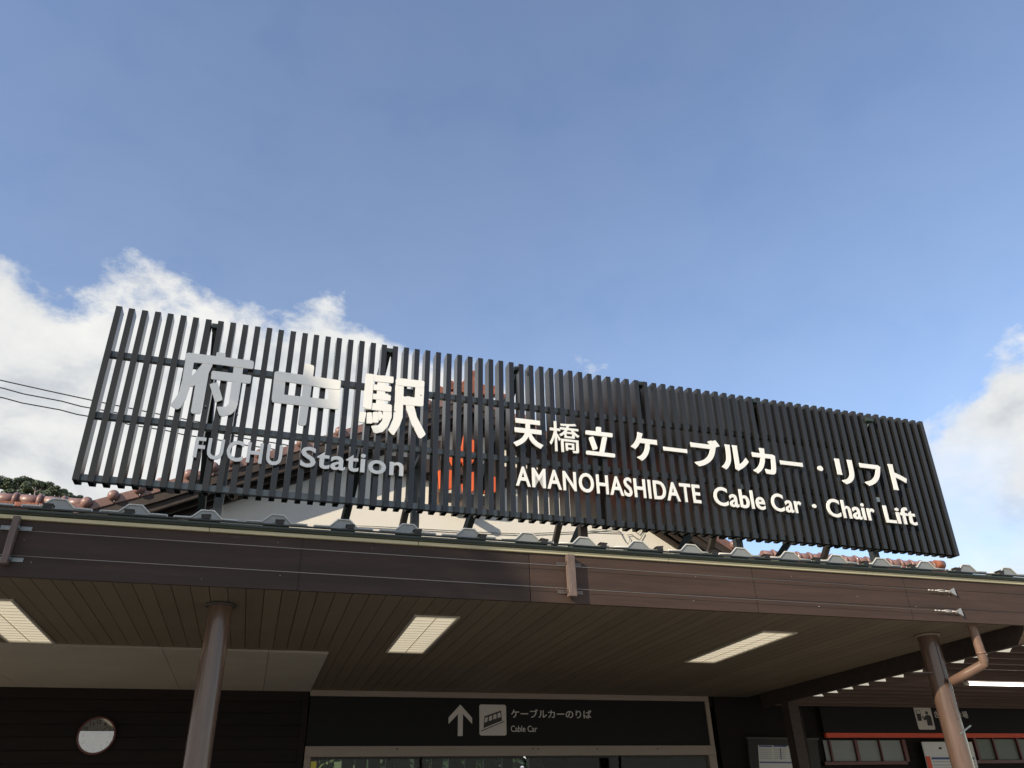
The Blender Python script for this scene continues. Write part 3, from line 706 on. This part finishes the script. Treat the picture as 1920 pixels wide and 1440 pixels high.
# direction panel
ds = thing('direction_sign', (3.9, YW, ft), 'black overhead panel with white arrow, cable car pictogram and Japanese text', 'sign')
dw = wloc(ds)
part('panel', MB().box(.70, YW-.02, ft+.002, 6.86, YW+.035, 1.665), 'signnavy', ds)
part('top_trim', MB().box(.69, YW-.05, 1.667, 6.93, YW+.03, ZS-.002), 'trim', ds, .003)
part('side_trim', MB().box(6.862, YW-.05, ft+.002, 6.93, YW+.03, 1.665), 'trim', ds, .003)
yS = YW-.024
def flat(pl, t=.003, y=yS, Yp=YW-.02): return MB().prism([(atY(a, b, Yp).x, y, atY(a, b, Yp).z) for a, b in pl], (0, t, 0))
f9 = lambda x, y: (820+x/6.19, 1300+y/6.19)
part('arrow', flat([f9(*p) for p in ((266, 130), (403, 285), (403, 355), (297, 240), (293, 495), (236, 495), (240, 240), (130, 355), (130, 280))]), 'signwhite', ds)
def rrect(x0, x1, z0, z1, r, y, t):
    pts = []
    for cx, cz, a0 in ((x1-r, z1-r, 0), (x0+r, z1-r, 90), (x0+r, z0+r, 180), (x1-r, z0+r, 270)):
        for k in range(5): a = R(a0+k*22.5); pts.append((cx+r*math.cos(a), y, cz+r*math.sin(a)))
    return MB().prism(pts, (0, t, 0))
pc = part('pictogram', rrect(3.137, 3.547, 1.162, 1.582, .03, yS, .003), 'signwhite', ds)
yP = yS-.004
part('cable_car_symbol', flat([f9(*p) for p in ((545, 268), (737, 200), (748, 318), (535, 405))], .003, yP), 'ink', pc)
for q in (((553, 285), (583, 275), (578, 330), (545, 340)), ((598, 270), (634, 257), (634, 310), (595, 322)), ((648, 252), (683, 240), (686, 292), (648, 304)), ((696, 235), (728, 222), (735, 275), (700, 288))):
    part('symbol_window', flat([f9(*p) for p in q], .002, yP-.003), 'signwhite', pc)
part('rail_line', flat([f9(*p) for p in ((505, 433), (775, 322), (779, 330), (510, 442))], .003, yP), 'ink', pc)
def wall_text(txt, Lp, Rp, Tp, Bp, parent, m_, bold=0., Yp=YW-.02, name='letter', split=False):
    w2 = wloc(parent); x0, x1 = atY(*Lp, Yp).x, atY(*Rp, Yp).x; z1, z0 = atY(*Tp, Yp).z, atY(*Bp, Yp).z
    place_text(txt, x0-w2.x, x1-w2.x, z0-w2.z, z1-w2.z, Yp-.004-w2.y, .003, parent, m_, bold, name, split)
wall_text('ケーブルカーのりば', f9(855, 240), f9(1788, 250), f9(878, 183), f9(1760, 292), ds, 'signwhite', .012, name='japanese_text')
wall_text('Cable Car', f9(853, 410), f9(1158, 415), f9(870, 375), f9(1130, 448), ds, 'signwhite', .008, name='english_text')
# clock
ck_c = atY(181, 1379, YW-.05)
ck = thing('wall_clock', ck_c, 'round wall clock with reddish rim on the dark wall, sky reflected in its glass', 'clock')
CR = .225
part('case', MB().tube([ck_c+Vector((0, .035, 0)), ck_c+Vector((0, -.0, 0))], CR, 48), 'clockrim', ck)
rm = MB(); n = 48; tor = [[ck_c+Vector(((CR-.012+.016*math.cos(b))*math.cos(a), -.004-.016*math.sin(b), (CR-.012+.016*math.cos(b))*math.sin(a))) for b in [2*math.pi*j/10 for j in range(10)]] for a in [2*math.pi*i_/n for i_ in range(n)]]
vs = [[rm.bm.verts.new(p) for p in rg] for rg in tor]
for i_ in range(n):
    for j in range(10): f = rm.bm.faces.new((vs[i_][j], vs[(i_+1) % n][j], vs[(i_+1) % n][(j+1) % 10], vs[i_][(j+1) % 10])); f.smooth = True
part('rim', rm, 'clockrim', ck)
dial = part('dial', MB().tube([ck_c+Vector((0, -.001, 0)), ck_c+Vector((0, -.004, 0))], CR-.02, 48), 'clockface', ck)
for h in range(1, 13):
    a = R(90-30*h); cx, cz = .160*math.cos(a), .160*math.sin(a); w = .016 if h < 10 else .026
    place_text(str(h), cx-w, cx+w, cz-.024, cz+.024, -.0065, .002, ck, 'ink', .03, 'numeral', False)
part('hour_hand', MB().bar(ck_c+Vector((-.02, -.008, -.02)), ck_c+Vector((.115, -.008, .11)), .009, .003, up=(0, 1, 0)), 'ink', ck)
part('minute_hand', MB().bar(ck_c+Vector((.02, -.010, .02)), ck_c+Vector((-.10, -.010, -.12)), .006, .003, up=(0, 1, 0)), 'ink', ck)
part('glass_cover', MB().tube([ck_c+Vector((0, -.014, 0)), ck_c+Vector((0, -.016, 0))], CR-.014, 48), 'cglass', ck)

# =================================================================== RIGHT BAY: pergola, ticket wall
pg = thing('pergola_ceiling', (11, 9, 1.5), 'open brown slatted ceiling beside the canopy, glowing triangles added for daylight at its edge', 'ceiling')
part('deck', MB().box(7.865, YF+.2, 1.78, 16, 12.05, 1.80), 'wood', pg)
yy = 6.93; k = 0
while yy < 12.0:
    part('slat', MB().box(7.865, yy, 1.577, 16, yy+.05, 1.70), 'rafter', pg, .003)
    if yy < 11: part('daylight_glow_patch', MB().prism([(7.863, yy-.02, 1.570), (8.07, yy-.02, 1.570), (7.87, yy-.25, 1.570)], (0, 0, .004)), 'poly', pg)  # glowing triangles put under the slats in place of daylight through gaps
    yy += .342
part('back_beam', MB().box(8.25, 11.95, 1.62, 16, 12.04, 1.775), 'wood', pg)
for xx in (10.4, 12.9): part('inner_beam', MB().box(xx, YF+.2, 1.705, xx+.1, 11.7, 1.77), 'wood', pg)
fl_ = thing('fluorescent_lamp', (11.8, 10.6, 1.4), 'single bright lit fluorescent tube below the brown slats at far right', 'lamp')
A = atY(1815, 1281.5, 8.7)
part('tube', MB().tube([A, A+Vector((2.4, 0, 0))], .022, 12), 'tubelit', fl_)
part('end_holder', MB().tube([A-Vector((.06, 0, 0)), A], .024, 12), 'lampframe', fl_)
part('batten', MB().box(A.x-.06, A.y-.03, A.z+.03, A.x+2.4, A.y+.03, 1.574), 'rafter', fl_)
# post at the corner
p_ = atY(1515, 1380, 11.15)
part('corner_post', MB().box(7.80, 11.2, GZ, 7.98, 11.38, 1.563), 'wood', canopy, .004)
part('conduit', MB().tube([(8.06, 11.3, GZ), (8.06, 11.3, 1.5)], .022, 12), 'steelp', canopy)
# ticket sign
YT = YW-.05
tk = thing('ticket_sign', (10.5, YW, 1.4), 'black ticket counter signboard with vending pictogram, Japanese text and red stripe below', 'sign')
tz1, tz0 = atY(1640, 1326, YT).z, atY(1640, 1374, YT).z
xl = atY(1541, 1350, YT).x
part('panel', MB().box(xl, YT, tz0, 16, YT+.09, tz1), 'signnavy', tk)
part('red_stripe', MB().box(xl+.02, YT-.012, atY(1640, 1383, YT).z, 16, YT+.05, atY(1640, 1374.5, YT).z), 'red', tk)
f7 = lambda x, y: (1640+x/6.857, 1260+y/6.857)
def flatT(pl, y, t=.003): return MB().prism([(atY(a, b, YT).x, y, atY(a, b, YT).z) for a, b in pl], (0, t, 0))
pt = part('pictogram', flatT([f7(*p) for p in ((498, 448), (698, 449), (715, 462), (778, 725), (770, 742), (582, 740), (565, 728), (493, 455))], YT-.004), 'signwhite', tk)
part('machine_symbol', flatT([f7(*p) for p in ((533, 535), (588, 538), (606, 628), (555, 628))], YT-.008), 'ink', pt)
part('machine_outline', flatT([f7(*p) for p in ((522, 492), (575, 493), (588, 536), (583, 536), (572, 499), (529, 498), (540, 534), (533, 534))], YT-.008), 'ink', pt)
part('person_symbol', flatT([f7(*p) for p in ((640, 570), (665, 553), (700, 555), (722, 580), (747, 690), (683, 690), (664, 612), (640, 625), (608, 580), (612, 560), (635, 600))], YT-.008), 'ink', pt)
hd = atY(*f7(664, 526), YT); part('person_head_symbol', MB().tube([(hd.x, YT-.008, hd.z), (hd.x, YT-.005, hd.z)], .028, 16), 'ink', pt)
wall_text('きっぷ売り場', f7(765, 545), f7(1192, 545), f7(800, 500), f7(800, 592), tk, 'signwhite', .012, Yp=YT, name='japanese_text')
# windows of the ticket office
def px_box(pxa, pxb, pya, pyb, Yv, d0, d1):
    a = atY(pxa, (pya+pyb)/2, Yv); b = atY(pxb, (pya+pyb)/2, Yv); zt2 = atY((pxa+pxb)/2, pya, Yv).z; zb = atY((pxa+pxb)/2, pyb, Yv).z
    return MB().box(a.x, Yv+d0, zb, b.x, Yv+d1, zt2), a.x, b.x, zb, zt2
tw = thing('ticket_office_window', (9.8, YW, 0), 'row of grey frosted panes in dark red-brown frames left of the timetable poster', 'window')
for a, b in ((1548, 1556), (1560, 1604), (1610, 1650), (1653, 1693)):
    m_, *_ = px_box(a, b, 1388, 1427, YW, .02, .03); part('pane', m_, 'frosted', tw)
m_, *_ = px_box(1545, 1700, 1428, 1434, YW, -.03, .045); part('sill', m_, 'clockrim', tw)
for a, b in ((1556.5, 1559.5), (1604.5, 1609.5), (1650.5, 1652.5), (1694, 1700)):
    m_, *_ = px_box(a, b, 1387, 1428, YW, -.02, .045); part('mullion', m_, 'clockrim', tw)
tw2 = thing('ticket_office_window', (12.2, YW, 0), 'dim green-grey paned window right of the brown column and poster', 'window')
for a, b in ((1834, 1864), (1868, 1909), (1913, 1960)):
    m_, *_ = px_box(a, b, 1386, 1424, YW, .02, .03); part('pane', m_, 'frostg', tw2)
for a, b in ((1829, 1833.5), (1864.5, 1867.5), (1909.5, 1912.5)):
    m_, *_ = px_box(a, b, 1384, 1426, YW, -.02, .045); part('mullion', m_, 'clockrim', tw2)
m_, *_ = px_box(1829, 1960, 1425, 1431, YW, -.03, .045); part('sill', m_, 'clockrim', tw2)
# poster beside the column
YPs = YW-.09
ps = thing('poster_board', (11.3, YPs, .5), 'white timetable poster with red left edge, half hidden by the sunlit column', 'poster')
def fp(pl, y, t, m_, nm, par): part(nm, MB().prism([(atY(a, b, YPs).x, y, atY(a, b, YPs).z) for a, b in pl], (0, t, 0)), m_, par)
fp([(1728, 1391), (1822, 1391), (1842, 1470), (1748, 1470)], YPs, .02, 'paper', 'sheet', ps)
fp([(1735, 1418), (1743, 1418), (1757, 1470), (1748, 1470)], YPs-.004, .003, 'red', 'red_edge', ps)
fp([(1746, 1420), (1826, 1420), (1827.5, 1424), (1747, 1424)], YPs-.004, .003, 'blue', 'blue_band', ps)
for (x, y) in ((1760, 1403), (1775, 1401)): fp([(x, y-2), (x+5, y-2), (x+5.5, y+2), (x+.5, y+2)], YPs-.004, .003, 'red' if x > 1770 else 'ink', 'printed_mark', ps)
for k in range(6): fp([(1749+k*1.5, 1428+k*6), (1828+k*1.5, 1428+k*6), (1828+k*1.5, 1428.7+k*6), (1749+k*1.5, 1428.7+k*6)], YPs-.004, .003, 'ink', 'ruled_line', ps)
# notice board at the dark wall
YN = YW-.06
nb = thing('timetable_board', (8.1, YN, .5), 'dark framed board with white and blue timetable sheet between entrance and corner post', 'notice board')
def fn(pl, y, t, m_, nm, par): return part(nm, MB().prism([(atY(a, b, YN).x, y, atY(a, b, YN).z) for a, b in pl], (0, t, 0)), m_, par)
fn([(1402, 1385), (1532, 1387), (1545, 1480), (1410, 1480)], YN, .05, 'ink', 'case', nb)
fn([(1398, 1382), (1534, 1384), (1535, 1387), (1399, 1385)], YN-.015, .04, 'steelp', 'top_frame', nb)
fn([(1421, 1397), (1503, 1399), (1510, 1480), (1426, 1480)], YN-.006, .004, 'paper', 'sheet', nb)
for x0_ in (1422, 1449, 1477):
    fn([(x0_+.5, 1397.5), (x0_+25, 1398.2), (x0_+25.5, 1401), (x0_+.7, 1400.4)], YN-.009, .003, 'blue', 'blue_heading', nb)
    for k in range(6): fn([(x0_+1+k*.3, 1404+k*3.6), (x0_+24+k*.3, 1404.4+k*3.6), (x0_+24+k*.3, 1404.9+k*3.6), (x0_+1+k*.3, 1404.5+k*3.6)], YN-.009, .003, 'steelp', 'ruled_line', nb)
for x0_ in (1462, 1491): fn([(x0_, 1403), (x0_+1.5, 1403), (x0_+3, 1424), (x0_+1.5, 1424)], YN-.009, .003, 'blue', 'blue_bar', nb)
fn([(1423.5, 1428), (1505.5, 1429), (1505.8, 1431.5), (1424, 1430.5)], YN-.009, .003, 'blue', 'blue_heading', nb)
# =================================================================== INTERIOR seen through the entrance: far side opening with steel frames and greenery
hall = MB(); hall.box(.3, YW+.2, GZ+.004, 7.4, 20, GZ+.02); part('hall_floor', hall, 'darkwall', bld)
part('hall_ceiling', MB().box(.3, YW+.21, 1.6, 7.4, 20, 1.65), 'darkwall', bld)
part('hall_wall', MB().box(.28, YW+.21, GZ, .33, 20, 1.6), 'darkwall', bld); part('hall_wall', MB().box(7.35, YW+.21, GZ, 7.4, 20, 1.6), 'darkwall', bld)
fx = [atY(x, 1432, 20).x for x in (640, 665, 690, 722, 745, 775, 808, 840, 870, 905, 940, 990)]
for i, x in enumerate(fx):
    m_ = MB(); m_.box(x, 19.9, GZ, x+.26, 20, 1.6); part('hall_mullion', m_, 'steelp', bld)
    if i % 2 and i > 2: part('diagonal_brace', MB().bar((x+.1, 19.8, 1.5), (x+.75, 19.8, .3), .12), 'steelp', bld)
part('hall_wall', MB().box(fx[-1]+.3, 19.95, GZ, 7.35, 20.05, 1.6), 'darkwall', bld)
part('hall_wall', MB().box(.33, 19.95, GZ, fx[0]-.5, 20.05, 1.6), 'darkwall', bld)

# =================================================================== EMBLEM
em = thing('orange_emblem', atY(880, 900, 10.2), 'vermilion orange emblem on the gable glimpsed between the sign slats', 'emblem')
YE = 10.2
def ep(pl, dy=0): 
    return MB().prism([(atY(a, b, YE).x, YE+dy, atY(a, b, YE).z) for a, b in pl], (0, .05, 0))
part('flame', ep([(869, 815), (880, 820), (893, 828), (896, 842), (893, 856), (884, 872), (874, 886), (868, 868), (856, 860), (848, 872), (842, 858), (848, 848), (860, 846), (866, 835)]), 'orange', em, .006)
part('left_wing', ep([(822, 882), (838, 880), (860, 883), (861, 900), (852, 914), (838, 919), (824, 916)]), 'orange', em, .006)
part('center_drop', ep([(866, 907), (876, 906), (878, 922), (868, 922)]), 'orange', em, .004)
part('right_wing', ep([(884, 885), (897, 884), (897, 902), (892, 918), (885, 922)]), 'orange', em, .006)
part('right_sail', ep([(913, 878), (920, 892), (938, 896), (938, 912), (930, 922), (918, 927), (907, 924), (906, 890)]), 'orange', em, .006)
part('mount', MB().box(atY(880, 900, YE).x-.42, YE+.05, atY(880, 935, YE).z-.05, atY(880, 900, YE).x+.35, YE+.09, atY(880, 925, YE).z), 'ink', em)
part('mount', MB().box(atY(880, 900, YE).x-.03, YE+.055, atY(880, 935, YE).z-.05, atY(880, 900, YE).x+.03, GYw-.003, atY(880, 935, YE).z+.02), 'ink', em)

# =================================================================== POWER CABLES
for k, (a, b, lb) in enumerate((((0, 713), (168, 750), 'topmost of three thin overhead cables left of the sign'),
                                ((0, 728), (165, 764), 'middle of three thin overhead cables left of the sign'),
                                ((0, 746), (158, 779), 'lowest of three thin overhead cables left of the sign'))):
    Yc = 24
    A, B = atY(*a, Yc), atY(*b, Yc); dv = (B-A); pts = []
    for i in range(31):
        t = -1.5+i*.22; p_ = A+dv*t; x_ = (t-.5); p_ = p_+Vector((0, 0, .022*x_*x_ + (.02*math.sin(i*2.1) if k else 0))); pts.append(p_)
    single('power_cable', MB().tube(pts, .018, 6), 'cable', lb, 'cable', 'overhead power cables', tuple(A))

# =================================================================== HILL AND TREES
def foliage(center, rad, n, ls, bm=None, seed=0, shell=.5):
    rnd = random.Random(seed); mb = bm or MB()
    lobes = []
    for i in range(12):
        v = Vector((rnd.gauss(0, 1), rnd.gauss(0, 1), rnd.gauss(0, .9))).normalized()*rnd.uniform(.25, .78)
        lobes.append((Vector((v.x*rad[0], v.y*rad[1], v.z*rad[2])), rnd.uniform(.26, .48)))
    for i in range(n):
        c, s_ = lobes[rnd.randrange(12)]
        v = Vector((rnd.gauss(0, 1), rnd.gauss(0, 1), rnd.gauss(0, 1))).normalized()*(rnd.uniform(shell, 1)**.5)
        p = Vector(center)+c+Vector((v.x*rad[0]*s_, v.y*rad[1]*s_, v.z*rad[2]*s_*.8))
        nrm = (v+Vector((rnd.uniform(-.7, .7), rnd.uniform(-.7, .7), rnd.uniform(-.2, .9)))).normalized()
        a = nrm.cross(Vector((0, 0, 1)));
        if a.length < .01: a = Vector((1, 0, 0))
        a.normalize(); b = nrm.cross(a); l = ls*rnd.uniform(.6, 1.3)
        vs_ = [mb.bm.verts.new(p+a*l*x_+b*l*y_) for x_, y_ in ((-.5, -.35), (.5, -.3), (.35, .45), (-.4, .4))]
        mb.bm.faces.new(vs_)
    return mb
def fol_mesh(mb, off):
    me = bpy.data.meshes.new('crown'); bmesh.ops.translate(mb.bm, verts=mb.bm.verts, vec=-Vector(off)); mb.bm.to_mesh(me); mb.bm.free(); return me
YH = 150
hill = MB(); rows = []
for j in range(9):
    yv = 90+j*22; row = []
    for i in range(33):
        xv = -130+i*6.2
        hgt = max(0, 1-abs(xv+72)/66); hgt = hgt*hgt*(3-2*hgt)
        hz = 58*hgt*max(0, 1-abs(yv-170)/85)
        row.append(hill.bm.verts.new((xv, yv, GZ-.2+hz+1.5*noise.noise(Vector((xv*.06, yv*.06, 0)))*hgt)))
    rows.append(row)
for ra, rb in zip(rows, rows[1:]):
    for i in range(32): hill.bm.faces.new((ra[i], ra[i+1], rb[i+1], rb[i]))
struct('hill', hill, 'hill')
tree_px = [(-14, 902, 20, 'dark pine on the wooded hill, cut by the left edge of the view'), (20, 914, 20, 'low rounded pine at the left end of the hilltop treeline'), (50, 905, 22, 'broad highest pine topping the hill, second crown from the left edge'),
           (82, 911, 20, 'dense pine just left of the bare pale trunk on the hill'), (108, 921, 16, 'rounded pine on the falling right slope of the hill'), (60, 928, 22, 'lower front pine beneath the hilltop crowns'),
           (25, 932, 24, 'front pine low at the left, above the tiled ridge'), (95, 935, 20, 'front pine low beside the round verge caps'), (148, 936, 10, 'smallest pine standing apart at the right end of the treeline'), (127, 932, 13, 'small pine next to last on the right of the treeline')]
for k, (px, py, rpx, lb) in enumerate(tree_px):
    c = atY(px, py, YH+(0 if py < 915 else -8)); r_ = rpx*.105*.95
    t = thing('pine_tree', (c.x, c.y, c.z-r_*2.2), lb, 'tree', 'trees on the wooded hill')
    fo = foliage(c, (r_*1.15, r_*1.15, r_*.80), 4200, r_*.11, seed=k+5, shell=.2)
    link('crown', fol_mesh(fo, wloc(t)), t, 'leaf')
    part('trunk', MB().tube([(c.x, c.y, c.z-r_*3.4), (c.x+r_*.1, c.y, c.z-r_*.5), (c.x-r_*.1, c.y, c.z+r_*.3)], r_*.08, 8, True, [r_*.12, r_*.08, r_*.03]), 'bark', t)
    for s_ in (-1, 1): part('limb', MB().tube([(c.x, c.y, c.z-r_*.8), (c.x+s_*r_*.6, c.y, c.z-r_*.1)], r_*.04, 6), 'bark', t)
A = atY(64, 934, 138); B = atY(67, 913, 138)
dtree = thing('dead_tree', A-Vector((0, 0, 3)), 'bare pale dead trunk with a forked top in front of the pines', 'tree')
part('trunk', MB().tube([A-Vector((0, 0, 3)), A, B], .12, 8, True, [.2, .16, .08]), 'trim', dtree)
part('limb', MB().tube([A.lerp(B, .5), A.lerp(B, .5)+Vector((.8, 0, .7))], .06, 6), 'trim', dtree); part('limb', MB().tube([A.lerp(B, .65), A.lerp(B, .7)+Vector((-.55, 0, .5))], .05, 6), 'trim', dtree)

# garden tree behind the hall
t = thing('garden_tree', (3.5, 27, GZ), 'sunlit green tree glimpsed through the entrance glass', 'tree')
part('trunk', MB().tube([(3.5, 27, GZ), (3.5, 27, 1.2), (3.4, 27, 2)], .12, 8), 'bark', t)
link('crown', fol_mesh(foliage((3.6, 25, 1.4), (5.0, 1.6, 3.0), 12000, .26, seed=77), wloc(t)), t, 'leaf2')

# tree added out of view at the left to shade the sign's left third
tc_ = Vector((-1.3, 7.5, .35))+sdir*16
t = thing('added_shade_tree', (tc_.x, tc_.y, GZ), 'tall unseen tree added to shade the left part of the sign', 'tree')
part('trunk', MB().tube([(tc_.x, tc_.y, GZ), (tc_.x+.1, tc_.y, 1.5), (tc_.x-.1, tc_.y+.1, 4), (tc_.x, tc_.y, 9)], .3, 14, True, [.36, .30, .24, .08]), 'bark', t)
for k in range(7):
    a = k*2.4; part('limb', MB().tube([(tc_.x, tc_.y, 3+k*.8), (tc_.x+1.0*math.cos(a), tc_.y+1.0*math.sin(a), 4+k*.85), (tc_.x+2.0*math.cos(a), tc_.y+2.0*math.sin(a), 5.0+k*.8)], .1, 8, True, [.12, .08, .03]), 'bark', t)
fb_ = MB(); rnd = random.Random(3)
for i in range(15000):
    v = Vector((rnd.gauss(0, 1), rnd.gauss(0, 1), rnd.gauss(0, 1))).normalized(); q = rnd.uniform(.15, 1)**.45
    bump_ = 1+.07*noise.noise(v*2.6+Vector((3, 1, 7)))
    p = tc_+Vector((v.x*2.85, v.y*2.85, v.z*4.4))*q*bump_
    nrm = Vector((rnd.uniform(-1, 1), rnd.uniform(-1, 1), rnd.uniform(-1, 1))).normalized(); a = nrm.orthogonal().normalized(); b = nrm.cross(a); l = rnd.uniform(.12, .26)
    fb_.bm.faces.new([fb_.bm.verts.new(p+a*l*x_+b*l*y_) for x_, y_ in ((-.5, -.35), (.5, -.3), (.35, .45), (-.4, .4))])
link('crown', fol_mesh(fb_, wloc(t)), t, 'leaf')
